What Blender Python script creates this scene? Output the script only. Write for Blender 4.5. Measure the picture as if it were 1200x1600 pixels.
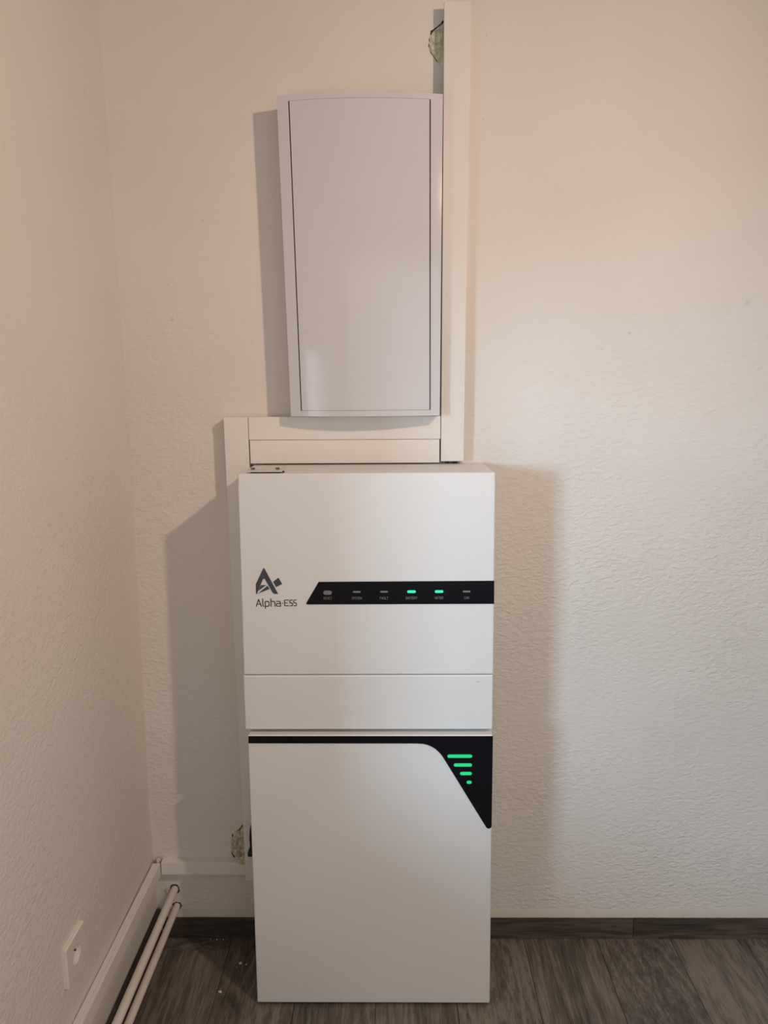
import bpy, bmesh, math, random
from mathutils import Vector, Matrix, noise
random.seed(7)
for o in list(bpy.data.objects): bpy.data.objects.remove(o)
scene = bpy.context.scene
C = scene.collection

# ------------------------------------------------------------ camera (26 mm phone lens, eye 1.65 m, 2 m from the wall)
cam_d = bpy.data.cameras.new('camera'); cam = bpy.data.objects.new('camera', cam_d); C.objects.link(cam)
cam_d.sensor_fit = 'VERTICAL'; cam_d.sensor_height = 36.0; cam_d.lens = 36.0 * 1155.0 / 1600.0
cam_d.clip_start = 0.02
R = Matrix(((0.99992, 0.00486, 0.01192), (0.01092, 0.17013, -0.98536), (-0.00682, 0.98541, 0.17006)))
cam.matrix_world = Matrix.Translation((0.0, -1.98840, 1.64870)) @ R.to_4x4()
scene.camera = cam

# ------------------------------------------------------------ world, lights, exposure
w = bpy.data.worlds.new('room_fill'); scene.world = w; w.use_nodes = True
w.node_tree.nodes['Background'].inputs[0].default_value = (0.80, 0.90, 1.0, 1)
w.node_tree.nodes['Background'].inputs[1].default_value = 3.0

def area(name, loc, target, sx, sy, power, col, shape='RECTANGLE', spread=180):
    d = bpy.data.lights.new(name, 'AREA'); d.shape = shape; d.size = sx; d.size_y = sy
    d.energy = power; d.color = col; d.spread = math.radians(spread)
    o = bpy.data.objects.new(name, d); C.objects.link(o); o.location = loc
    o.rotation_euler = (Vector(target) - Vector(loc)).to_track_quat('-Z', 'Y').to_euler()
    return o
# warm lamp up on the right, in front of the wall
area('warm_lamp', (1.02, -1.50, 2.51), (-1.10, 0.0, 0.75), 0.07, 0.07, 11.4, (1.0, 0.76, 0.60), 'DISK', 150)
# daylight arriving through the opening in the left wall
area('window_daylight', (-2.00, -2.75, 1.69), (0.45, 0.0, 1.15), 0.42, 0.50, 51.0, (0.50, 0.77, 1.0))
# broad soft fill added behind the viewer for the room's ambient light
area('rear_ambient_fill', (0.95, -3.50, 1.55), (0.95, 0.0, 1.55), 3.1, 1.9, 15.5, (1.0, 0.97, 0.94))

scene.view_settings.view_transform = 'Standard'
scene.view_settings.look = 'None'
scene.view_settings.exposure = 0.10
scene.view_settings.gamma = 1.0
scene.view_settings.use_curve_mapping = False

# ------------------------------------------------------------ helpers
def tag(o, label=None, cat=None, group=None, kind=None):
    if label: o['label'] = label
    if cat: o['category'] = cat
    if group: o['group'] = group
    if kind: o['kind'] = kind
    return o
def thing(name, label, cat, loc=(0, 0, 0), group=None):
    o = bpy.data.objects.new(name, None); C.objects.link(o); o.location = loc
    o.empty_display_size = 0.05
    return tag(o, label, cat, group)
def obj(name, bm, mat, parent=None, smooth=False):
    me = bpy.data.meshes.new(name)
    bmesh.ops.recalc_face_normals(bm, faces=bm.faces)
    bm.to_mesh(me); bm.free()
    if smooth:
        for p in me.polygons: p.use_smooth = True
        me.set_sharp_from_angle(angle=math.radians(32))
    me.materials.append(mat)
    o = bpy.data.objects.new(name, me); C.objects.link(o)
    if parent is not None:
        o.parent = parent
        # vertices are written in world space: bring them into the parent's space
        t = Vector((0, 0, 0)); p = parent
        while p is not None: t += Vector(p.location); p = p.parent
        me.transform(Matrix.Translation(-t))
    return o
def hexa(bm, v):
    vs = [bm.verts.new(p) for p in v]
    for f in ((0,1,2,3),(4,7,6,5),(0,4,5,1),(1,5,6,2),(2,6,7,3),(3,7,4,0)):
        bm.faces.new([vs[i] for i in f])
    return vs
def box(bm, x0, x1, y0, y1, z0, z1):
    return hexa(bm, [(x0,y0,z0),(x1,y0,z0),(x1,y1,z0),(x0,y1,z0),(x0,y0,z1),(x1,y0,z1),(x1,y1,z1),(x0,y1,z1)])
def bevel(bm, w, seg=2):
    bmesh.ops.bevel(bm, geom=list(bm.edges), offset=w, segments=seg, affect='EDGES', profile=0.5, clamp_overlap=True)
def B(x0, x1, y0, y1, z0, z1, bw=0, seg=2):
    bm = bmesh.new(); box(bm, x0, x1, y0, y1, z0, z1)
    if bw: bevel(bm, bw, seg)
    return bm
def taper(xb0, xb1, xt0, xt1, y0, y1, z0, z1, bw=0, seg=2):
    bm = bmesh.new()
    hexa(bm, [(xb0,y0,z0),(xb1,y0,z0),(xb1,y1,z0),(xb0,y1,z0),(xt0,y0,z1),(xt1,y0,z1),(xt1,y1,z1),(xt0,y1,z1)])
    if bw: bevel(bm, bw, seg)
    return bm
def prism(bm, poly, yf, yb):
    f = [bm.verts.new((x, yf, z)) for x, z in poly]; b = [bm.verts.new((x, yb, z)) for x, z in poly]
    n = len(poly)
    ff = bm.faces.new(f); fb = bm.faces.new(list(reversed(b))); ff.normal_update(); fb.normal_update()
    for i in range(n):
        j = (i + 1) % n
        bm.faces.new((f[i], b[i], b[j], f[j]))
    bmesh.ops.triangulate(bm, faces=[ff, fb])
def pill(bm, cx, cz, w, h, yf, yb, n=8):
    r = h / 2; pts = []
    for s in (1, -1):
        for i in range(n + 1):
            a = math.pi / 2 - math.pi * i / n
            if s == -1: a += math.pi
            pts.append((cx + s * (w / 2 - r) + r * math.cos(a), cz + r * math.sin(a)))
    prism(bm, pts, yf, yb)
def stroke(bm, pts, wd, yf, yb):
    for (x0, z0), (x1, z1) in zip(pts, pts[1:]):
        d = Vector((x1 - x0, z1 - z0)); L = d.length or 1e-6; d /= L
        n = Vector((-d.y, d.x)) * wd / 2; e = d * wd * 0.35
        prism(bm, [(x0 - e.x + n.x, z0 - e.y + n.y), (x1 + e.x + n.x, z1 + e.y + n.y),
                   (x1 + e.x - n.x, z1 + e.y - n.y), (x0 - e.x - n.x, z0 - e.y - n.y)], yf, yb)
def cyl(bm, p0, p1, r, n=24, cap=True, r1=None):
    p0 = Vector(p0); p1 = Vector(p1); d = (p1 - p0).normalized()
    u = d.orthogonal().normalized(); v = d.cross(u); r1 = r if r1 is None else r1
    a = [bm.verts.new(p0 + (u * math.cos(2*math.pi*i/n) + v * math.sin(2*math.pi*i/n)) * r) for i in range(n)]
    b = [bm.verts.new(p1 + (u * math.cos(2*math.pi*i/n) + v * math.sin(2*math.pi*i/n)) * r1) for i in range(n)]
    for i in range(n): bm.faces.new((a[i], a[(i+1)%n], b[(i+1)%n], b[i]))
    if cap: bm.faces.new(a); bm.faces.new(list(reversed(b)))
def lump(bm, c, s, seed, amp=0.35, sub=2):
    r = bmesh.ops.create_icosphere(bm, subdivisions=sub, radius=1.0)
    for v in r['verts']:
        k = 1 + amp * noise.noise(v.co * 1.9 + Vector((seed * 7.1, seed * 3.3, 0)))
        v.co = Vector((c[0] + v.co.x * s[0] * k, c[1] + v.co.y * s[1] * k, c[2] + v.co.z * s[2] * k))

# ------------------------------------------------------------ materials
def N(nt, t, **kw):
    n = nt.nodes.new(t)
    for k, v in kw.items(): setattr(n, k, v)
    return n
def base_mat(name, col, rough=0.5, spec=0.5, coat=0.0, metal=0.0):
    m = bpy.data.materials.new(name); m.use_nodes = True
    b = m.node_tree.nodes['Principled BSDF']
    b.inputs['Base Color'].default_value = (*col, 1); b.inputs['Roughness'].default_value = rough
    b.inputs['Specular IOR Level'].default_value = spec; b.inputs['Metallic'].default_value = metal
    b.inputs['Coat Weight'].default_value = coat; b.inputs['Coat Roughness'].default_value = 0.12
    return m
def fine(m, col, var=0.03, scale=6.0, bump=0.0, bscale=300.0):
    """a little uneven colour and a fine relief, both procedural"""
    nt = m.node_tree; b = nt.nodes['Principled BSDF']
    tc = N(nt, 'ShaderNodeTexCoord'); n = N(nt, 'ShaderNodeTexNoise'); n.inputs['Scale'].default_value = scale
    n.inputs['Detail'].default_value = 4
    nt.links.new(tc.outputs['Object'], n.inputs['Vector'])
    r = N(nt, 'ShaderNodeValToRGB')
    r.color_ramp.elements[0].position = 0.3; r.color_ramp.elements[1].position = 0.7
    r.color_ramp.elements[0].color = (*[c * (1 - var) for c in col], 1)
    r.color_ramp.elements[1].color = (*[min(1, c * (1 + var)) for c in col], 1)
    nt.links.new(n.outputs['Fac'], r.inputs['Fac']); nt.links.new(r.outputs['Color'], b.inputs['Base Color'])
    if bump:
        n2 = N(nt, 'ShaderNodeTexNoise'); n2.inputs['Scale'].default_value = bscale
        nt.links.new(tc.outputs['Object'], n2.inputs['Vector'])
        bp = N(nt, 'ShaderNodeBump'); bp.inputs['Strength'].default_value = 1.0; bp.inputs['Distance'].default_value = bump
        nt.links.new(n2.outputs['Fac'], bp.inputs['Height']); nt.links.new(bp.outputs['Normal'], b.inputs['Normal'])
    return m

def wall_mat(name, marks, relief=0.0044):
    m = base_mat(name, (0.78, 0.74, 0.70), 0.62, 0.35)
    nt = m.node_tree; b = nt.nodes['Principled BSDF']; L = nt.links.new
    tc = N(nt, 'ShaderNodeTexCoord'); P = tc.outputs['Object']
    # broad unevenness of the paint
    n1 = N(nt, 'ShaderNodeTexNoise'); n1.inputs['Scale'].default_value = 1.7; n1.inputs['Detail'].default_value = 3; L(P, n1.inputs['Vector'])
    r1 = N(nt, 'ShaderNodeValToRGB'); e = r1.color_ramp.elements
    e[0].position = 0.3; e[0].color = (0.745, 0.695, 0.645, 1); e[1].position = 0.72; e[1].color = (0.80, 0.755, 0.705, 1)
    L(n1.outputs['Fac'], r1.inputs['Fac'])
    # pits and flecks in the plaster
    v = N(nt, 'ShaderNodeTexVoronoi'); v.inputs['Scale'].default_value = 16; L(P, v.inputs['Vector'])
    n3 = N(nt, 'ShaderNodeTexNoise'); n3.inputs['Scale'].default_value = 5.0; L(P, n3.inputs['Vector'])
    th = N(nt, 'ShaderNodeMapRange'); th.inputs[1].default_value = 0.50; th.inputs[2].default_value = 0.75; th.inputs[3].default_value = 0.0; th.inputs[4].default_value = 0.075
    L(n3.outputs['Fac'], th.inputs[0])
    lt = N(nt, 'ShaderNodeMath', operation='LESS_THAN'); L(v.outputs['Distance'], lt.inputs[0]); L(th.outputs[0], lt.inputs[1])
    acc = lt.outputs[0]; accm = None
    for (x, y, z, rad) in marks:
        d = N(nt, 'ShaderNodeVectorMath', operation='DISTANCE'); d.inputs[1].default_value = (x, y, z); L(P, d.inputs[0])
        mr = N(nt, 'ShaderNodeMapRange'); mr.inputs[1].default_value = rad; mr.inputs[2].default_value = rad * 0.4
        L(d.outputs['Value'], mr.inputs[0])
        mx = N(nt, 'ShaderNodeMath', operation='MAXIMUM')
        if accm is None: accm = mr.outputs[0]
        else: L(accm, mx.inputs[0]); L(mr.outputs[0], mx.inputs[1]); accm = mx.outputs[0]
    mix = N(nt, 'ShaderNodeMixRGB'); L(r1.outputs['Color'], mix.inputs[1]); mix.inputs[2].default_value = (0.52, 0.46, 0.41, 1)
    s = N(nt, 'ShaderNodeMath', operation='MULTIPLY'); L(acc, s.inputs[0]); s.inputs[1].default_value = 0.30
    mm = N(nt, 'ShaderNodeMath', operation='MAXIMUM'); L(s.outputs[0], mm.inputs[0])
    if accm is not None:
        s2 = N(nt, 'ShaderNodeMath', operation='MULTIPLY'); L(accm, s2.inputs[0]); s2.inputs[1].default_value = 0.38; L(s2.outputs[0], mm.inputs[1])
    L(mm.outputs[0], mix.inputs[0]); L(mix.outputs[0], b.inputs['Base Color'])
    # roller / trowel relief: coarse ripples, stronger low on the wall where the old texture was left
    mp = N(nt, 'ShaderNodeMapping'); mp.inputs['Rotation'].default_value = (0.0, 0.55, 0.0); mp.inputs['Scale'].default_value = (0.75, 1, 1.35); L(P, mp.inputs['Vector'])
    a = N(nt, 'ShaderNodeTexNoise'); a.inputs['Scale'].default_value = 72; a.inputs['Detail'].default_value = 3.5; a.inputs['Distortion'].default_value = 0.55; L(mp.outputs[0], a.inputs['Vector'])
    c = N(nt, 'ShaderNodeTexNoise'); c.inputs['Scale'].default_value = 2.3; c.inputs['Detail'].default_value = 2; L(P, c.inputs['Vector'])
    sx = N(nt, 'ShaderNodeSeparateXYZ'); L(P, sx.inputs[0])
    hz = N(nt, 'ShaderNodeMapRange'); hz.inputs[1].default_value = 1.25; hz.inputs[2].default_value = 2.1; hz.inputs[3].default_value = 1.0; hz.inputs[4].default_value = 0.22; L(sx.outputs['Z'], hz.inputs[0])
    cm = N(nt, 'ShaderNodeMapRange'); cm.inputs[1].default_value = 0.35; cm.inputs[2].default_value = 0.65; cm.inputs[3].default_value = 0.55; cm.inputs[4].default_value = 1.1; L(c.outputs['Fac'], cm.inputs[0])
    am = N(nt, 'ShaderNodeMath', operation='MULTIPLY'); L(hz.outputs[0], am.inputs[0]); L(cm.outputs[0], am.inputs[1])
    hgt = N(nt, 'ShaderNodeMath', operation='MULTIPLY'); L(a.outputs['Fac'], hgt.inputs[0]); L(am.outputs[0], hgt.inputs[1])
    # broad undulation of the hand-finished plaster
    u = N(nt, 'ShaderNodeTexNoise'); u.inputs['Scale'].default_value = 5.0; u.inputs['Detail'].default_value = 1; L(P, u.inputs['Vector'])
    us = N(nt, 'ShaderNodeMath', operation='MULTIPLY'); L(u.outputs['Fac'], us.inputs[0]); us.inputs[1].default_value = 1.0
    hs = N(nt, 'ShaderNodeMath', operation='ADD'); L(hgt.outputs[0], hs.inputs[0]); L(us.outputs[0], hs.inputs[1])
    bp = N(nt, 'ShaderNodeBump'); bp.inputs['Strength'].default_value = 1.0; bp.inputs['Distance'].default_value = relief
    L(hs.outputs[0], bp.inputs['Height']); L(bp.outputs['Normal'], b.inputs['Normal'])
    return m
M_wall = wall_mat('wall_plaster', [(-0.4847, 0, 2.0651, .004), (-0.7111, 0, 2.1722, .004), (-0.5757, 0, 1.8205, .006), (0.2352, 0, 2.4911, .0038),
                                  (0.921, 0, 1.8508, .007), (0.2300, 0, 2.30, .003), (-0.6348, 0, 1.237, .004), (-0.5234, 0, 1.1986, .004), (0.62, 0, 1.777, .006)])
M_left = wall_mat('wall_plaster_left', [(-0.712, -0.13, 2.33, .006)], 0.0030)

def wood_mat(name, dark, light, rough, axis='Y'):
    m = base_mat(name, light, rough, 0.4)
    nt = m.node_tree; b = nt.nodes['Principled BSDF']; L = nt.links.new
    tc = N(nt, 'ShaderNodeTexCoord'); oi = N(nt, 'ShaderNodeObjectInfo')
    off = N(nt, 'ShaderNodeVectorMath', operation='SCALE'); off.inputs[0].default_value = (3.1, 17.0, 5.3); L(oi.outputs['Random'], off.inputs['Scale'])
    ad = N(nt, 'ShaderNodeVectorMath', operation='ADD'); L(tc.outputs['Object'], ad.inputs[0]); L(off.outputs[0], ad.inputs[1])
    mp = N(nt, 'ShaderNodeMapping'); mp.inputs['Scale'].default_value = (1, 0.07, 1) if axis == 'Y' else (0.07, 1, 1); L(ad.outputs[0], mp.inputs['Vector'])
    # growth-ring field: cathedral arches come from a slow field cut into contour bands
    f = N(nt, 'ShaderNodeTexNoise'); f.inputs['Scale'].default_value = 9.0; f.inputs['Detail'].default_value = 2.0; f.inputs['Distortion'].default_value = 0.6; L(mp.outputs[0], f.inputs['Vector'])
    k = N(nt, 'ShaderNodeMath', operation='MULTIPLY'); k.inputs[1].default_value = 46.0; L(f.outputs['Fac'], k.inputs[0])
    sn = N(nt, 'ShaderNodeMath', operation='SINE'); L(k.outputs[0], sn.inputs[0])
    g = N(nt, 'ShaderNodeTexNoise'); g.inputs['Scale'].default_value = 150; g.inputs['Detail'].default_value = 6; g.inputs['Roughness'].default_value = 0.7; L(mp.outputs[0], g.inputs['Vector'])
    h = N(nt, 'ShaderNodeTexNoise'); h.inputs['Scale'].default_value = 9; h.inputs['Detail'].default_value = 3; L(mp.outputs[0], h.inputs['Vector'])
    a1 = N(nt, 'ShaderNodeMath', operation='MULTIPLY'); a1.inputs[1].default_value = 0.075; L(sn.outputs[0], a1.inputs[0])
    a2 = N(nt, 'ShaderNodeMath', operation='MULTIPLY_ADD'); a2.inputs[1].default_value = 1.05; L(g.outputs['Fac'], a2.inputs[0]); L(a1.outputs[0], a2.inputs[2])
    a3 = N(nt, 'ShaderNodeMath', operation='MULTIPLY_ADD'); a3.inputs[1].default_value = 0.50; L(h.outputs['Fac'], a3.inputs[0]); L(a2.outputs[0], a3.inputs[2])
    sh = N(nt, 'ShaderNodeMath', operation='MULTIPLY_ADD'); sh.inputs[1].default_value = 0.14; L(oi.outputs['Random'], sh.inputs[0]); L(a3.outputs[0], sh.inputs[2])
    r = N(nt, 'ShaderNodeValToRGB'); e = r.color_ramp.elements
    e[0].position = 0.52; e[0].color = (*dark, 1); e[1].position = 1.08; e[1].color = (*light, 1)
    md = r.color_ramp.elements.new(0.82); md.color = (*[0.5 * (p + q) for p, q in zip(dark, light)], 1)
    L(sh.outputs[0], r.inputs['Fac']); L(r.outputs['Color'], b.inputs['Base Color'])
    bp = N(nt, 'ShaderNodeBump'); bp.inputs['Strength'].default_value = 1.0; bp.inputs['Distance'].default_value = 0.0006
    L(g.outputs['Fac'], bp.inputs['Height']); L(bp.outputs['Normal'], b.inputs['Normal'])
    return m
M_plank = wood_mat('laminate_plank', (0.034, 0.028, 0.022), (0.240, 0.200, 0.163), 0.45, 'Y')
M_board = wood_mat('laminate_skirting', (0.022, 0.017, 0.014), (0.115, 0.092, 0.076), 0.5, 'X')
M_under = base_mat('plank_joint_shadow', (0.02, 0.017, 0.014), 0.9)
M_trunk = fine(base_mat('trunking_plastic', (0.80, 0.77, 0.73), 0.38), (0.80, 0.765, 0.72), 0.015, 5)
M_cab = fine(base_mat('powder_coat_white', (0.80, 0.79, 0.77), 0.30), (0.80, 0.79, 0.775), 0.01, 4, 0.00012, 900)
M_cabs = fine(base_mat('powder_coat_side', (0.78, 0.77, 0.75), 0.35), (0.78, 0.77, 0.75), 0.01, 4)
M_box = fine(base_mat('moulded_grey_white_plastic', (0.64, 0.63, 0.65), 0.10), (0.66, 0.65, 0.675), 0.012, 3)
M_gap = base_mat('dark_recess', (0.018, 0.013, 0.011), 0.8)
M_black = fine(base_mat('gloss_black_panel', (0.004, 0.004, 0.007), 0.22, 0.35), (0.004, 0.004, 0.007), 0.1, 3)
M_rubber = base_mat('black_rubber', (0.010, 0.009, 0.009), 0.55)
M_dgrey = base_mat('print_dark_grey', (0.055, 0.055, 0.065), 0.5)
M_lgrey = base_mat('print_light_grey', (0.17, 0.17, 0.18), 0.5)
M_led = base_mat('led_off', (0.20, 0.19, 0.20), 0.4)
M_steel = fine(base_mat('bright_steel', (0.72, 0.70, 0.67), 0.35, metal=0.6), (0.74, 0.71, 0.67), 0.05, 60)
M_screw = base_mat('screw_steel', (0.20, 0.17, 0.15), 0.4, metal=0.8)
M_pipe = fine(base_mat('painted_pipe', (0.80, 0.74, 0.66), 0.35), (0.80, 0.745, 0.665), 0.03, 12)
M_fill = fine(base_mat('filler_plaster', (0.70, 0.66, 0.54), 0.9), (0.66, 0.63, 0.52), 0.22, 90, 0.005, 120)
M_foam = fine(base_mat('pale_foam', (0.72, 0.63, 0.42), 0.85), (0.60, 0.53, 0.38), 0.42, 110, 0.006, 130)
M_crack = base_mat('crack_shadow', (0.045, 0.032, 0.022), 0.95)
M_caulk = fine(base_mat('caulk', (0.70, 0.65, 0.58), 0.6), (0.62, 0.57, 0.505), 0.03, 20)
M_crumb = base_mat('plaster_crumb', (0.75, 0.71, 0.64), 0.9)
M_scuff = base_mat('scuff', (0.42, 0.43, 0.45), 0.6)
M_sock = fine(base_mat('socket_plastic', (0.80, 0.76, 0.70), 0.3), (0.80, 0.76, 0.70), 0.01, 8)
def emit(name, col, s):
    m = base_mat(name, col, 0.4); b = m.node_tree.nodes['Principled BSDF']
    b.inputs['Emission Color'].default_value = (*col, 1); b.inputs['Emission Strength'].default_value = s
    b.inputs['Base Color'].default_value = (0.02, 0.1, 0.06, 1)
    return m
M_teal = emit('led_teal', (0.02, 0.80, 0.52), 1.0)
M_green = emit('led_green', (0.01, 0.68, 0.22), 0.88)

# ------------------------------------------------------------ setting
def grid(fx, u0, u1, nu, v0, v1, nv):
    bm = bmesh.new(); g = []
    for i in range(nu + 1):
        g.append([bm.verts.new(fx(u0 + (u1-u0)*i/nu, v0 + (v1-v0)*j/nv)) for j in range(nv + 1)])
    for i in range(nu):
        for j in range(nv): bm.faces.new((g[i][j], g[i+1][j], g[i+1][j+1], g[i][j+1]))
    return bm
XR, YB, ZC = 2.6, -3.6, 2.75
wb = B(-0.90, XR, 0.0, 0.12, -0.05, ZC)
tag(obj('wall_back', wb, M_wall), kind='structure')
# left wall, hand-plastered (its corner wanders a few mm), with a window opening beside the viewer
ctrl = [(0.0, -0.714), (0.30, -0.7185), (0.40, -0.7215), (0.9, -0.714), (1.38, -0.7088), (1.9, -0.7095), (2.57, -0.7155), (2.75, -0.716)]
def wander(z):
    for (a, p), (b, q) in zip(ctrl, ctrl[1:]):
        if z <= b: return p + (q - p) * (z - a) / (b - a)
    return ctrl[-1][1]
def lw(y, z):
    k = max(0.0, 1 + y / 0.35)
    return -0.714 + (wander(max(z, 0)) + 0.714) * k
OY0, OY1, OZ0, OZ1 = -1.12, -1.98, 0.97, 1.79
bm = bmesh.new()
def panel(y0, y1, z0, z1, ny, nz):
    ys = [y0 + (y1-y0)*i/ny for i in range(ny+1)]; zs = [z0 + (z1-z0)*i/nz for i in range(nz+1)]
    F = [[bm.verts.new((lw(y, z), y, z)) for z in zs] for y in ys]
    K = [[bm.verts.new((-0.90, y, z)) for z in zs] for y in ys]
    for i in range(ny):
        for j in range(nz):
            bm.faces.new((F[i][j], F[i+1][j], F[i+1][j+1], F[i][j+1])); bm.faces.new((K[i][j], K[i][j+1], K[i+1][j+1], K[i+1][j]))
    for i in range(ny):
        bm.faces.new((F[i][0], K[i][0], K[i+1][0], F[i+1][0])); bm.faces.new((F[i][nz], F[i+1][nz], K[i+1][nz], K[i][nz]))
    for j in range(nz):
        bm.faces.new((F[0][j], F[0][j+1], K[0][j+1], K[0][j])); bm.faces.new((F[ny][j], K[ny][j], K[ny][j+1], F[ny][j+1]))
panel(0.0, OY0, -0.05, ZC, 12, 56)
panel(OY0, OY1, -0.05, OZ0, 4, 4); panel(OY0, OY1, OZ1, ZC, 4, 4); panel(OY1, YB, -0.05, ZC, 4, 8)
tag(obj('wall_left', bm, M_left, smooth=False), kind='structure')
tag(obj('ceiling', B(-0.90, XR, YB, 0.12, ZC, ZC + 0.1), fine(base_mat('ceiling_paint', (0.45, 0.43, 0.41), 0.8), (0.45, 0.43, 0.41), 0.02, 3)), kind='structure')

M_plain = fine(base_mat('room_paint', (0.76, 0.71, 0.66), 0.8), (0.76, 0.71, 0.66), 0.02, 3)
tag(obj('wall_right', B(XR, XR + 0.1, YB - 0.1, 0.12, -0.05, ZC), M_plain), kind='structure')
tag(obj('wall_front', B(-0.90, XR, YB - 0.1, YB, -0.05, ZC), M_plain), kind='structure')
floor = tag(obj('floor', B(-0.90, XR, YB, 0.0, -0.06, -0.0075), M_under), kind='structure')
PW, PL = 0.2200, 1.285
pbm = B(0.0006, PW - 0.0006, 0.0006, PL - 0.0006, -0.008, 0.0, 0.0008, 1)
pm = bpy.data.meshes.new('plank'); bmesh.ops.recalc_face_normals(pbm, faces=pbm.faces); pbm.to_mesh(pm); pbm.free(); pm.materials.append(M_plank)
xs0 = -0.273 - 3 * PW
for i in range(15):
    x = xs0 + i * PW
    if x > XR - 0.05: break
    st = {1: -0.055, 2: -0.61, 3: -0.98}.get(i, -((i * 0.47) % 1.0) * PL)
    y = st
    while y > YB: y -= PL
    while y < -0.001:
        o = bpy.data.objects.new('plank', pm); C.objects.link(o); o.parent = floor; 
        # planks cut by the wall or the room edge are shortened by scaling their length
        y0, y1 = max(y, YB), min(y + PL, -0.001)
        if y1 - y0 > 0.02:
            o.location = (x, y0, 0); o.scale = (1, (y1 - y0) / PL, 1)
            if x < -0.85:  # cut at the left wall
                o.location.x = -0.86; o.scale.x = (x + PW + 0.86) / PW
        else: bpy.data.objects.remove(o)
        y += PL
# skirting
sk = thing('baseboard_back', None, None); tag(sk, kind='structure')
def board(x0, x1, dz=0):
    bm = bmesh.new(); n = max(2, int((x1 - x0) / 0.012))
    top = []; rs = random.Random(int(x1 * 1000) + 50)
    for i in range(n + 1): top.append(0.0708 + dz + rs.uniform(-0.0005, 0.0004))
    for i in range(n):
        a = x0 + (x1-x0)*i/n; b = x0 + (x1-x0)*(i+1)/n
        hexa(bm, [(a,-0.0085,0.0008),(b,-0.0085,0.0008),(b,-0.0002,0.0008),(a,-0.0002,0.0008),(a,-0.0078,top[i]),(b,-0.0078,top[i+1]),(b,-0.0002,top[i+1]),(a,-0.0002,top[i])])
    bmesh.ops.remove_doubles(bm, verts=bm.verts, dist=1e-5)
    return obj('skirting_board', bm, M_board, sk)
board(-0.700, 0.7145); board(0.7162, 1.95, 0.0005); board(1.952, XR)
bl = thing('baseboard_left', None, None); tag(bl, kind='structure')
bm = B(-0.7185, -0.7030, -2.4, -0.0095, 0.0008, 0.100, 0.0006, 1); obj('skirting_board', bm, wood_mat('laminate_skirting_side', (0.022, 0.017, 0.014), (0.115, 0.092, 0.076), 0.5, 'Y'), bl)  # real skirting, raised so its dark face also covers shade behind the pipes
# painted caulk above the skirting
bm = bmesh.new(); rs = random.Random(3); n = 150; pr = None
for i in range(n + 1):
    x = -0.70 + (XR + 0.70) * i / n
    h0 = 0.0708 + rs.uniform(-0.0004, 0.0008)
    q = [bm.verts.new(p) for p in ((x, -0.0074, h0), (x, -0.0066, h0 + 0.0035), (x, -0.0015, h0 + 0.020 + rs.uniform(-.001, .001)), (x, 0.0005, h0 + 0.0225))]
    if pr:
        for a in range(3): bm.faces.new((pr[a], q[a], q[a+1], pr[a+1]))
    pr = q
obj('caulk_bead', bm, M_caulk, sk, smooth=True)

# ------------------------------------------------------------ battery cabinet (lower, on the floor)
YBt, YI = -0.2513, -0.2385
bt = thing('battery_cabinet', 'tall white lower battery cabinet on the floor with a black corner panel and green bars', 'battery cabinet', (-0.060, -0.13, 0.0))
bm = taper(-0.3705, 0.2535, -0.3680, 0.2495, YBt + 0.014, -0.022, 0.010, 0.7775, 0.003); obj('body', bm, M_cabs, bt)
bm = taper(-0.3722, 0.2543, -0.3687, 0.2487, YBt, YBt + 0.030, 0.0065, 0.7785, 0.0035, 3); obj('front_panel', bm, M_cab, bt)
obj('plinth', B(-0.350, 0.232, YBt + 0.012, -0.03, 0.0, 0.0105), M_rubber, bt)
dd = 0.0016
poly = [(-0.3668, 0.7769), (-0.3674, 0.7583), (0.0560, 0.7572), (0.0720, 0.7562), (0.0840, 0.7535), (0.0945, 0.7490), (0.1045, 0.7422), (0.1135, 0.7334), (0.1190, 0.7268), (0.1243, 0.7190),
        (0.2345, 0.5285), (0.2366, 0.5252), (0.2396, 0.5232), (0.2432, 0.5226), (0.2466, 0.5238), (0.2488, 0.5262), (0.2497, 0.5300), (0.2486, 0.7763)]
bm = bmesh.new(); prism(bm, poly, YBt - dd, YBt + 0.001); gp = obj('graphic_panel', bm, M_black, bt); gp['label'] = 'glossy black strip and corner panel'
for x0, x1, z in ((0.1348, 0.1972, 0.7230), (0.1511, 0.1971, 0.6990), (0.1671, 0.1970, 0.6757), (0.1841, 0.1969, 0.6517)):
    bm = bmesh.new(); pill(bm, (x0+x1)/2, z, x1-x0, 0.0088, YBt - dd - 0.0006, YBt - dd + 0.0003)
    o = obj('charge_bar', bm, M_green, gp)
    if x1 - x0 < 0.02: o['label'] = 'short green charge bar'

# ------------------------------------------------------------ inverter cabinet (upper, on the battery)
iv = thing('inverter_cabinet', 'white upper inverter cabinet with a black indicator strip and dark grey logo', 'inverter cabinet', (-0.060, -0.13, 0.780))
obj('body', taper(-0.3725, 0.2475, -0.3688, 0.2426, YI + 0.016, -0.002, 0.796, 1.4400, 0.003), M_cabs, iv)
obj('front_cover', taper(-0.3749, 0.2492, -0.3703, 0.2445, YI, YI + 0.03, 0.9345, 1.4408, 0.0035, 3), M_cab, iv)
obj('lower_cover', taper(-0.3766, 0.2494, -0.3761, 0.2482, YI - 0.0006, YI + 0.03, 0.7885, 0.9327, 0.003, 3), M_cab, iv)
bm = bmesh.new(); hexa(bm, [(-0.3725, YI+0.034, 0.7795), (0.2475, YI+0.034, 0.7795), (0.2475, -0.03, 0.7795), (-0.3725, -0.03, 0.7795), (-0.3725, YI+0.034, 0.7955), (0.2475, YI+0.034, 0.7955), (0.2475, -0.03, 0.7955), (-0.3725, -0.03, 0.7955)])
obj('base_collar', bm, M_cabs, iv)
bm = bmesh.new()
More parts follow.
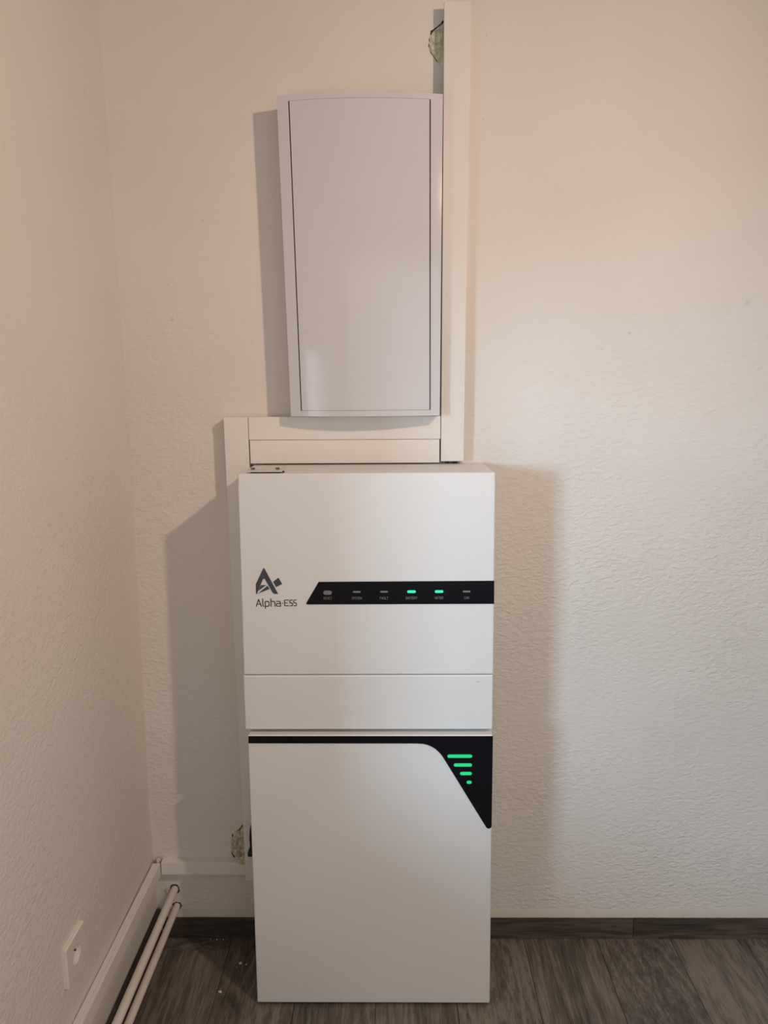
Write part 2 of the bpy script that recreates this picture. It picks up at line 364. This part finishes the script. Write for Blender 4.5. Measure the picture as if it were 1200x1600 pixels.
prism(bm, [(-0.1809, 1.1743), (-0.1826, 1.1735), (-0.2128, 1.1222), (-0.2134, 1.1196), (-0.2122, 1.1180), (-0.2100, 1.1174), (0.2469, 1.1172), (0.2462, 1.1755)], YI - 0.0014, YI + 0.001)
st = obj('indicator_strip', bm, M_black, iv); st['label'] = 'glossy black indicator strip'
bm = bmesh.new(); pill(bm, -0.1606, 1.1473, 0.0212, 0.0108, YI - 0.0022, YI - 0.001, 6); obj('reset_button', bm, M_led, st)
for x, on in ((-0.0891, 0), (-0.0225, 0), (0.0448, 1), (0.1121, 1), (0.1793, 0)):
    bm = bmesh.new(); pill(bm, x, 1.1490, 0.0212 if on else 0.0190, 0.0068 if on else 0.0044, YI - 0.0020, YI - 0.001)
    o = obj('indicator_light', bm, M_teal if on else M_led, st)
    if on: o['label'] = 'glowing teal indicator light'
# small captions, drawn with a stroke alphabet (unit box 0..1 wide, 0..1 high)
G = {'R': [[(0,0),(0,1),(.7,1),(.9,.8),(.7,.5),(0,.5)],[(.5,.5),(.9,0)]], 'E': [[(.85,0),(0,0),(0,1),(.85,1)],[(0,.5),(.7,.5)]],
     'S': [[(0,0),(.7,0),(.9,.2),(.7,.5),(.2,.5),(0,.8),(.2,1),(.9,1)]], 'T': [[(0,1),(.9,1)],[(.45,1),(.45,0)]],
     'Y': [[(0,1),(.45,.5),(.9,1)],[(.45,.5),(.45,0)]], 'M': [[(0,0),(0,1),(.45,.4),(.9,1),(.9,0)]], 'F': [[(0,0),(0,1),(.85,1)],[(0,.5),(.7,.5)]],
     'A': [[(0,0),(.45,1),(.9,0)],[(.2,.35),(.7,.35)]], 'U': [[(0,1),(0,.2),(.2,0),(.7,0),(.9,.2),(.9,1)]], 'L': [[(0,1),(0,0),(.8,0)]],
     'B': [[(0,0),(0,1),(.7,1),(.85,.75),(.7,.5),(0,.5)],[(.7,.5),(.9,.25),(.7,0),(0,0)]], 'C': [[(.9,1),(.2,1),(0,.8),(0,.2),(.2,0),(.9,0)]],
     'O': [[(.2,0),(0,.2),(0,.8),(.2,1),(.7,1),(.9,.8),(.9,.2),(.7,0),(.2,0)]]}
def caption(t, cx, z0, h, wl, par):
    bm = bmesh.new(); W = wl * len(t)
    for i, ch in enumerate(t):
        x0 = cx - W / 2 + i * wl + wl * 0.12
        for pl in G[ch]: stroke(bm, [(x0 + p[0] * wl * 0.82, z0 + p[1] * h) for p in pl], h * 0.17, YI - 0.0019, YI - 0.0010)
    return obj('caption', bm, M_lgrey, par)
for t, x in (('RESET', -0.1605), ('SYSTEM', -0.0891), ('FAULT', -0.0225), ('BATTERY', 0.0448), ('METER', 0.1121), ('COM', 0.1793)):
    caption(t, x, 1.1302, 0.0056, 0.0042 if t != 'BATTERY' else 0.0040, st)
# emblem
bm = bmesh.new(); y0, y1 = YI - 0.0010, YI + 0.0005
prism(bm, [(-0.3176,1.2072),(-0.3165,1.2089),(-0.3142,1.2089),(-0.3131,1.2072),(-0.2824,1.1443),(-0.2905,1.1443),(-0.2935,1.1458),(-0.2966,1.1490),(-0.3128,1.1806),(-0.3145,1.1825),(-0.3168,1.1825),(-0.3186,1.1806),(-0.3345,1.1443),(-0.3366,1.1443),(-0.3362,1.1690)], y0, y1)
prism(bm, [(-0.3236,1.1667),(-0.3104,1.1667),(-0.3306,1.1520)], y0, y1)
prism(bm, [(-0.3079,1.1650),(-0.3030,1.1566),(-0.3325,1.1450)], y0, y1)
prism(bm, [(-0.2936,1.1751),(-0.2803,1.1854),(-0.2715,1.1690),(-0.2868,1.1617)], y0, y1)
em = obj('emblem', bm, M_dgrey, iv); em['label'] = 'dark grey printed emblem'
# wordmark: placed in units of the photographed lettering
bm = bmesh.new()
def U(x, z): return (-0.3383 + x * 0.0622 / 430.0, 1.1127 + z * 0.0187 / 125.0)
wm = [([(8,0),(52,118),(96,0)],14), ([(24,38),(80,38)],12), ([(122,128),(122,14),(134,2)],14), ([(162,-36),(162,74),(172,84),(212,84),(228,68),(228,18),(212,2),(162,2)],14),
      ([(262,128),(262,0)],14), ([(262,84),(312,84),(328,68),(328,0)],14), ([(358,84),(408,84),(422,70),(422,2),(366,2),(354,16),(354,36),(366,48),(422,48)],13),
      ([(456,50),(464,50)],12), ([(560,8),(500,8),(494,16),(494,98),(500,106),(560,106)],12), ([(494,57),(540,57)],11),
      ([(584,8),(616,8),(628,20),(628,44),(616,57),(594,57),(582,70),(582,94),(594,106),(626,106)],12),
      ([(650,8),(682,8),(694,20),(694,44),(682,57),(660,57),(648,70),(648,94),(660,106),(692,106)],12)]
for pl, wd in wm: stroke(bm, [U(*p) for p in pl], wd * 0.000155, y0, y1)
lt = obj('lettering', bm, M_dgrey, iv); lt['label'] = 'dark grey lettering under the emblem'
# scuff on the lower cover
bm = bmesh.new(); prism(bm, [(0.2040,0.9185),(0.2085,0.9168),(0.2130,0.9166),(0.2165,0.9142),(0.2120,0.9148),(0.2075,0.9160)], YI - 0.0009, YI + 0.0003)
o = obj('scuff_mark', bm, M_scuff, iv); o['label'] = 'small grey scuff near the right edge'
# bracket plate lying on the top, with two screws and a pin
br = obj('mounting_plate', B(-0.3490, -0.2640, -0.2335, -0.1650, 1.4440, 1.4462, 0.0006, 1), M_steel, iv); br['label'] = 'thin metal mounting plate on the top left edge'
obj('plate_spacer', B(-0.3420, -0.2700, -0.224, -0.170, 1.4385, 1.4441), M_gap, iv)
for x in (-0.3440 + 0.002, -0.2815):
    bm = bmesh.new(); cyl(bm, (x, -0.190, 1.4462), (x, -0.190, 1.4500), 0.0052, 6); obj('screw', bm, M_screw, br)
bm = bmesh.new(); cyl(bm, (-0.2690, -0.225, 1.4440), (-0.2605, -0.225, 1.4440), 0.0022, 10); obj('plate_pin', bm, M_rubber, br)

# ------------------------------------------------------------ wall distribution box
db = thing('distribution_box', 'light grey glossy electrical distribution box with a bowed door, mounted high on the wall', 'electrical box', (-0.072, 0.0, 1.95))
ZB0, ZB1 = 1.5694, 2.3300
def bx(s, z):   # s -1..1 across the box
    t = (z - ZB0) / (ZB1 - ZB0)
    l = -0.2600 + (-0.2730 + 0.2600) * t; r = 0.1213 + (0.1244 - 0.1213) * t
    return l + (r - l) * (s + 1) / 2
def by(s): return -(0.080 + 0.0215 * (1 - s * s))
# door limits in s
def s_of(x, z):
    l, r = bx(-1, z), bx(1, z); return 2 * (x - l) / (r - l) - 1
DZ0, DZ1 = 1.5845, 2.3165
def dl(z): t = (z - DZ0) / (DZ1 - DZ0); return s_of(-0.2310 + (-0.2421 + 0.2310) * t, z)
def dr(z): t = (z - DZ0) / (DZ1 - DZ0); return s_of(0.0948 + (0.0922 - 0.0948) * t, z)
def surf_quad(bm, sa, sb, za, zb, n, dy=0.0, thick=0.004):
    """curved slab between s-functions sa,sb and heights za,zb"""
    F = []; K = []
    for j, z in enumerate((za, zb)):
        a, b = sa(z), sb(z); fr = []; bk = []
        for i in range(n + 1):
            s = a + (b - a) * i / n; fr.append(bm.verts.new((bx(s, z), by(s) + dy, z))); bk.append(bm.verts.new((bx(s, z), by(s) + dy + thick, z)))
        F.append(fr); K.append(bk)
    for i in range(n):
        bm.faces.new((F[0][i], F[0][i+1], F[1][i+1], F[1][i])); bm.faces.new((K[0][i], K[1][i], K[1][i+1], K[0][i+1]))
        bm.faces.new((F[0][i], K[0][i], K[0][i+1], F[0][i+1])); bm.faces.new((F[1][i], F[1][i+1], K[1][i+1], K[1][i]))
    for i in (0, n): bm.faces.new((F[0][i], F[1][i], K[1][i], K[0][i]))
gx = 0.0290; gz = 0.0007
bm = bmesh.new()
one = lambda v: (lambda z: v)
surf_quad(bm, one(-1), one(1), DZ1 + gz, ZB1, 40, 0, 0.006)
surf_quad(bm, one(-1), one(1), ZB0, DZ0 - gz, 40, 0, 0.006)
surf_quad(bm, one(-1), lambda z: dl(z) - gx * 0.5, DZ0 - gz, DZ1 + gz, 8, 0, 0.006)
surf_quad(bm, lambda z: dr(z) + gx * 0.5, one(1), DZ0 - gz, DZ1 + gz, 8, 0, 0.006)
fr = obj('frame', bm, M_box, db, smooth=True)
# housing behind the frame
bm = bmesh.new(); rings = []
n = 24
for z in (ZB0 + 0.0005, ZB1 - 0.0005):
    ring = [bm.verts.new((bx(-0.998 + 1.996 * i / n, z), by(-1 + 2 * i / n) + 0.005, z)) for i in range(n + 1)]
    ring += [bm.verts.new((bx(0.998, z), -0.0005, z)), bm.verts.new((bx(-0.998, z), -0.0005, z))]
    rings.append(ring)
m_ = len(rings[0])
for i in range(m_):
    if i < n: continue      # open towards the frame
    bm.faces.new((rings[0][i], rings[0][(i+1) % m_], rings[1][(i+1) % m_], rings[1][i]))
bm.faces.new(rings[0]); bm.faces.new(list(reversed(rings[1])))
obj('housing', bm, M_box, db)
bm = bmesh.new(); surf_quad(bm, lambda z: dl(z) - 0.03, lambda z: dr(z) + 0.03, DZ0 - 0.008, DZ1 + 0.008, 24, 0.0065, 0.004)
obj('door_recess', bm, M_gap, db)
bm = bmesh.new(); surf_quad(bm, dl, dr, DZ0, DZ1, 48, -0.0006, 0.005)
for f in bm.faces: pass
dr_o = obj('door', bm, M_box, db, smooth=True)
# finger notch on the door's right edge: a shallow scooped crescent
bm = bmesh.new(); zc = 1.9475; pts = []
sr = dr(zc)
cen = bm.verts.new((bx(sr - 0.030, zc), by(sr - 0.03) + 0.0006, zc)); rim = []
for i in range(17):
    a = math.pi / 2 + math.pi * i / 16
    s = sr - 0.004 + 0.070 * math.cos(a); z = zc + 0.034 * math.sin(a)
    rim.append(bm.verts.new((bx(s, z), by(s) - 0.0010, z)))
for a, b in zip(rim, rim[1:]): bm.faces.new((cen, a, b))
bm.faces.new((cen, rim[-1], rim[0]))
obj('finger_notch', bm, M_box, dr_o, smooth=False)

# ------------------------------------------------------------ cable trunking
def trunk(label, x0, x1, y0, y1, z0, z1, axis, xt=None, group=None):
    """base channel against the wall and a snap-on lid; axis = long direction"""
    t = thing('cable_trunking', label, 'cable trunking', ((x0+x1)/2, (y0+y1)/2, z0), group)
    if axis == 'Zt':
        a0, a1 = xt
        obj('trunking_base', taper(x0 + .0012, x1 - .0012, a0 + .0012, a1 - .0012, y0 + 0.012, y1, z0 + .0003, z1 - .0003), M_trunk, t)
        obj('trunking_lid', taper(x0, x1, a0, a1, y0, y0 + 0.013, z0, z1, 0.0012), M_trunk, t)
    elif axis == 'Y':
        obj('trunking_base', B(x0, x1 - 0.008, y0, y1, z0 + .001, z1 - .001), M_trunk, t)
        obj('trunking_lid', B(x1 - 0.010, x1, y0, y1, z0, z1, 0.0012), M_trunk, t)
    else:
        obj('trunking_base', B(x0, x1, y0 + 0.012, y1, z0 + .001, z1 - .001), M_trunk, t)
        obj('trunking_lid', B(x0, x1, y0, y0 + 0.013, z0, z1, 0.0012), M_trunk, t)
    return t
trunk('white vertical cable trunking right of the grey box, rising to the top', 0.1277, 0.1875, -0.040, -0.0005, 1.4475, 2.5495, 'Zt', (0.1288, 0.1940))
trunk('white vertical cable trunking running down behind the left side of the cabinets', -0.4365, -0.3805, -0.040, -0.0005, 0.2170, 1.5665, 'Zt', (-0.4435, -0.3795))
trunk('upper horizontal white cable trunking directly under the grey box', -0.3782, 0.1262, -0.040, -0.0005, 1.5065, 1.5670, 'X')
trunk('lower horizontal white cable trunking just above the inverter cabinet top', -0.3768, 0.1238, -0.039, -0.0005, 1.4440, 1.5056, 'X')
trunk('short horizontal white trunking low on the back wall in the corner', -0.6885, -0.4372, -0.0265, -0.0005, 0.2260, 0.2650, 'X')
trunk('long white trunking along the left wall above the two pipes', -0.7115, -0.6895, -1.60, -0.0275, 0.2250, 0.2650, 'Y')
# chipped filler where the two low trunkings meet the corner
bm = bmesh.new(); lump(bm, (-0.7000, -0.012, 0.264), (0.0075, 0.010, 0.0065), 3)
tag(obj('plaster_chip', bm, M_fill), 'tiny plaster chip wedged in the corner where the two low trunkings meet', 'plaster chip')
# cable stubs between the right trunking and the cabinet top
for x, r, lab in ((0.146, 0.0048, 'left dark cable stub under the right vertical trunking end'), (0.1665, 0.0062, 'right dark cable stub under the right vertical trunking end')):
    bm = bmesh.new(); cyl(bm, (x, -0.020, 1.4402), (x, -0.020, 1.4500), r, 12)
    tag(obj('cable_stub', bm, M_rubber), lab, 'cable')

# ------------------------------------------------------------ heating pipes
def pipe(label, x, z, y0, r, col):
    t = thing('heating_pipe', label, 'pipe', (x, y0, z), 'heating pipes along the left wall')
    bm = bmesh.new(); cyl(bm, (x, y0, z), (x, -2.3, z), r, 32); obj('tube', bm, M_pipe, t, smooth=True)
    # flat ragged ring, coloured dark as the shaded gap round the pipe
    bm = bmesh.new(); rs = random.Random(int(z * 1000)); k = 22; a = []; b = []
    for i in range(k):
        an = 2 * math.pi * i / k
        ro = r * (1.18 + rs.uniform(0, 0.36))
        a.append(bm.verts.new((x + r * 0.95 * math.cos(an), -0.0012, z + r * 0.95 * math.sin(an))))
        b.append(bm.verts.new((x + ro * math.cos(an), -0.0004, z + ro * math.sin(an))))
    for i in range(k): bm.faces.new((a[i], a[(i+1)%k], b[(i+1)%k], b[i]))
    obj('hole_gap', bm, M_crack, t)
    return t
pipe('upper white heating pipe running along the left wall', -0.6605, 0.160, 0.01, 0.0112, None)
pipe('lower white heating pipe running along the left wall, close above the floor', -0.6565, 0.1035, 0.01, 0.0102, None)
bm = bmesh.new()
for i in range(6): lump(bm, (-0.684 + i * 0.0022, -0.0025, 0.160 - (i * 37 % 7) * 0.003), (0.006, 0.003, 0.005), i, 0.4, 1)
tag(obj('plaster_lump', bm, M_fill), 'rough plaster lump beside the upper pipe where it enters the wall', 'plaster lump')

# ------------------------------------------------------------ wall socket on the left wall
sx = -0.7145
so = thing('wall_socket', 'white wall socket low on the left wall with a round recess', 'socket', (sx, -0.548, 0.411))
yc, zc, hw = -0.5510, 0.4120, 0.0465
pbm_ = bmesh.new()
k = 40; front = []; hole = []
def sq(an, h):
    c, s = math.cos(an), math.sin(an); m = max(abs(c), abs(s)); return (h * c / m, h * s / m)
angs = [2 * math.pi * i / k for i in range(k)]
xo = sx + 0.0105
o_ = [pbm_.verts.new((xo, yc + sq(a, hw - .002)[0], zc + sq(a, hw - .002)[1])) for a in angs]
e_ = [pbm_.verts.new((xo - .003, yc + sq(a, hw)[0], zc + sq(a, hw)[1])) for a in angs]
w_ = [pbm_.verts.new((sx - .004, yc + sq(a, hw)[0], zc + sq(a, hw)[1])) for a in angs]
h_ = [pbm_.verts.new((xo, yc + 0.0215 * math.cos(a), zc + 0.0215 * math.sin(a))) for a in angs]
for i in range(k):
    j = (i + 1) % k
    pbm_.faces.new((h_[i], h_[j], o_[j], o_[i])); pbm_.faces.new((o_[i], o_[j], e_[j], e_[i])); pbm_.faces.new((e_[i], e_[j], w_[j], w_[i]))
obj('cover_plate', pbm_, M_sock, so)
bm = bmesh.new()
g_ = [bm.verts.new((xo, yc + 0.0215 * math.cos(a), zc + 0.0215 * math.sin(a))) for a in angs]
q_ = [bm.verts.new((xo - 0.012, yc + 0.0195 * math.cos(a), zc + 0.0195 * math.sin(a))) for a in angs]
for i in range(k): bm.faces.new((g_[i], g_[(i+1)%k], q_[(i+1)%k], q_[i]))
bm.faces.new(q_); obj('socket_well', bm, M_sock, so)
bm = bmesh.new(); cyl(bm, (xo - 0.012, yc, zc + 0.010), (xo - 0.001, yc, zc + 0.010), 0.0024, 12); o = obj('earth_pin', bm, M_screw, so); o['label'] = 'dark metal earth pin'
for s in (-1, 1):
    bm = bmesh.new(); cyl(bm, (xo - 0.0125, yc + s * 0.0095, zc - 0.002), (xo - 0.0115, yc + s * 0.0095, zc - 0.002), 0.0026, 12); obj('pin_hole', bm, M_rubber, so)

# ------------------------------------------------------------ filled holes in the wall
def crack(bm, pts, wds, y=-0.0012):
    rs = random.Random(len(pts) * 31 + int(abs(pts[0][0]) * 1e5))
    P2 = []; W2 = []
    for (p, q), (a, b) in zip(zip(pts, pts[1:]), zip(wds, wds[1:])):
        for k in range(3):
            t = k / 3; P2.append((p[0] + (q[0]-p[0]) * t + rs.uniform(-.0006, .0006), p[1] + (q[1]-p[1]) * t + rs.uniform(-.0006, .0006))); W2.append((a + (b-a) * t) * rs.uniform(0.7, 1.5))
    P2.append(pts[-1]); W2.append(wds[-1] * 0.5); pts, wds = P2, W2
    for (p, q), (a, b) in zip(zip(pts, pts[1:]), zip(wds, wds[1:])):
        d = Vector((q[0]-p[0], q[1]-p[1])).normalized(); n = Vector((-d.y, d.x))
        v = [bm.verts.new(t) for t in ((p[0]+n.x*a, y, p[1]+n.y*a), (q[0]+n.x*b, y, q[1]+n.y*b), (q[0]-n.x*b, y, q[1]-n.y*b), (p[0]-n.x*a, y, p[1]-n.y*a))]
        bm.faces.new(v)
def patch(name, label, outline, hgt, seed, mat, cracks):
    t = thing(name, label, 'filler patch', (outline[0][0], 0, outline[0][1]))
    bm = bmesh.new()
    cx = sum(p[0] for p in outline) / len(outline); cz = sum(p[1] for p in outline) / len(outline)
    rings = []; NR = 7; n = len(outline)
    # densify the outline
    out = []
    for i in range(n):
        p, q = outline[i], outline[(i+1) % n]
        for k in range(4): out.append((p[0] + (q[0]-p[0]) * k / 4, p[1] + (q[1]-p[1]) * k / 4))
    for r in range(NR):
        f = 1 - r / NR; ring = []
        for p in out:
            x = cx + (p[0]-cx) * f; z = cz + (p[1]-cz) * f
            e = min(1.0, r / 1.5) * hgt * (0.65 + 0.9 * noise.noise(Vector((x * 90 + seed, z * 90, 0))))
            ring.append(bm.verts.new((x, -0.0004 - max(e, 0) if r else 0.0, z)))
        rings.append(ring)
    m_ = len(out)
    for a, b in zip(rings, rings[1:]):
        for i in range(m_): bm.faces.new((a[i], a[(i+1)%m_], b[(i+1)%m_], b[i]))
    bm.faces.new(rings[-1])
    obj('filler', bm, mat, t)
    bm = bmesh.new()
    for pts, wds in cracks: crack(bm, pts, wds)
    obj('crack', bm, M_crack, t)
    return t
patch('filled_hole', 'rough filled hole at the top beside the vertical trunking, outlined by a dark crack',
      [(0.134, 2.524), (0.1150, 2.5105), (0.1015, 2.4995), (0.0955, 2.4860), (0.0945, 2.4760), (0.0935, 2.4680), (0.0970, 2.4560), (0.1040, 2.4460), (0.1110, 2.4350), (0.1190, 2.4280), (0.134, 2.4200)],
      0.006, 2.0, M_fill,
      [([(0.1300, 2.5225), (0.1240, 2.5160), (0.1150, 2.5100), (0.1070, 2.5040), (0.1020, 2.4990), (0.0985, 2.4930)], [.0030, .0024, .0013, .0020, .0036, .0022]),
       ([(0.0965, 2.4850), (0.0955, 2.4780)], [.0012, .0016]), ([(0.0940, 2.4720), (0.0950, 2.4650)], [.0006, .0014]),
       ([(0.0975, 2.4560), (0.1030, 2.4500), (0.1080, 2.4420), (0.1130, 2.4350), (0.1170, 2.4325), (0.1200, 2.4345)], [.0009, .0016, .0006, .0008, .0018, .0009])])
lowp = patch('filled_hole', 'crumbling foam filled hole low on the wall beside the battery cabinet',
      [(-0.434, 0.385), (-0.4480, 0.3680), (-0.4600, 0.3520), (-0.4700, 0.3400), (-0.4800, 0.3330), (-0.4845, 0.3180), (-0.4850, 0.2980), (-0.4820, 0.2760), (-0.4780, 0.2660), (-0.434, 0.2655)],
      0.009, 5.0, M_foam,
      [([(-0.4440, 0.3750), (-0.4510, 0.3660), (-0.4570, 0.3570), (-0.4640, 0.3490), (-0.4690, 0.3430)], [.0008, .0016, .0010, .0028, .0022]),
       ([(-0.4790, 0.3420), (-0.4780, 0.3340), (-0.4800, 0.3280)], [.0012, .0022, .0010]), ([(-0.4830, 0.3150), (-0.4830, 0.3000)], [.0005, .0009]),
       ([(-0.4840, 0.2900), (-0.4825, 0.2760), (-0.4780, 0.2680), (-0.4740, 0.2660)], [.0005, .0010, .0016, .0020])])
bm = bmesh.new(); lump(bm, (-0.4490, -0.020, 0.268), (0.014, 0.014, 0.014), 9, 0.5); lump(bm, (-0.458, -0.010, 0.345), (0.011, 0.010, 0.013), 4, 0.6); lump(bm, (-0.4445, -0.012, 0.352), (0.009, 0.010, 0.016), 6, 0.5)
lump(bm, (-0.470, -0.008, 0.322), (0.008, 0.008, 0.012), 12, 0.6); lump(bm, (-0.466, -0.008, 0.286), (0.010, 0.008, 0.011), 14, 0.6)
obj('foam_lump', bm, M_foam, lowp)
# black connector on the cabinet's left side, low
cb = thing('black_connector', 'black plug and cable showing between the battery cabinet and the left trunking', 'connector', (-0.40, -0.09, 0.34))
bm = bmesh.new()
pts = [(-0.400, 0.432), (-0.4045, 0.410), (-0.4060, 0.385), (-0.4055, 0.360), (-0.402, 0.345)]
for (a, b), (c, d) in zip(pts, pts[1:]): cyl(bm, (a, -0.090, b), (c, -0.090, d), 0.0042, 10)
obj('cable', bm, M_rubber, cb)
obj('plug', B(-0.4145, -0.372, -0.104, -0.078, 0.3370, 0.3515, 0.003), M_rubber, cb)

# ------------------------------------------------------------ crumbs on the floor
for i, (x, y, s, lab) in enumerate(((-0.482, -0.212, .0052, 'largest white plaster crumb on the open floor between pipes and cabinet'),
        (-0.447, -0.109, .0050, 'white plaster crumb on the shaded floor left of the cabinet'), (-0.430, -0.112, .0030, 'small crumb right beside the one in the cabinet shade'),
        (-0.537, -0.015, .0028, 'tiny crumb at the skirting foot, middle of three'), (-0.557, -0.013, .0022, 'tiny crumb at the skirting foot, leftmost of three'),
        (-0.518, -0.015, .0024, 'tiny crumb at the skirting foot, rightmost of three'), (-0.455, -0.122, .0018, 'tiniest crumb just in front of the shaded one'))):
    bm = bmesh.new(); lump(bm, (x, y, s * 0.55), (s, s * 0.8, s * 0.6), i + 20, 0.5, 1)
    tag(obj('plaster_crumb', bm, M_crumb), lab, 'crumb', 'plaster crumbs on the floor')
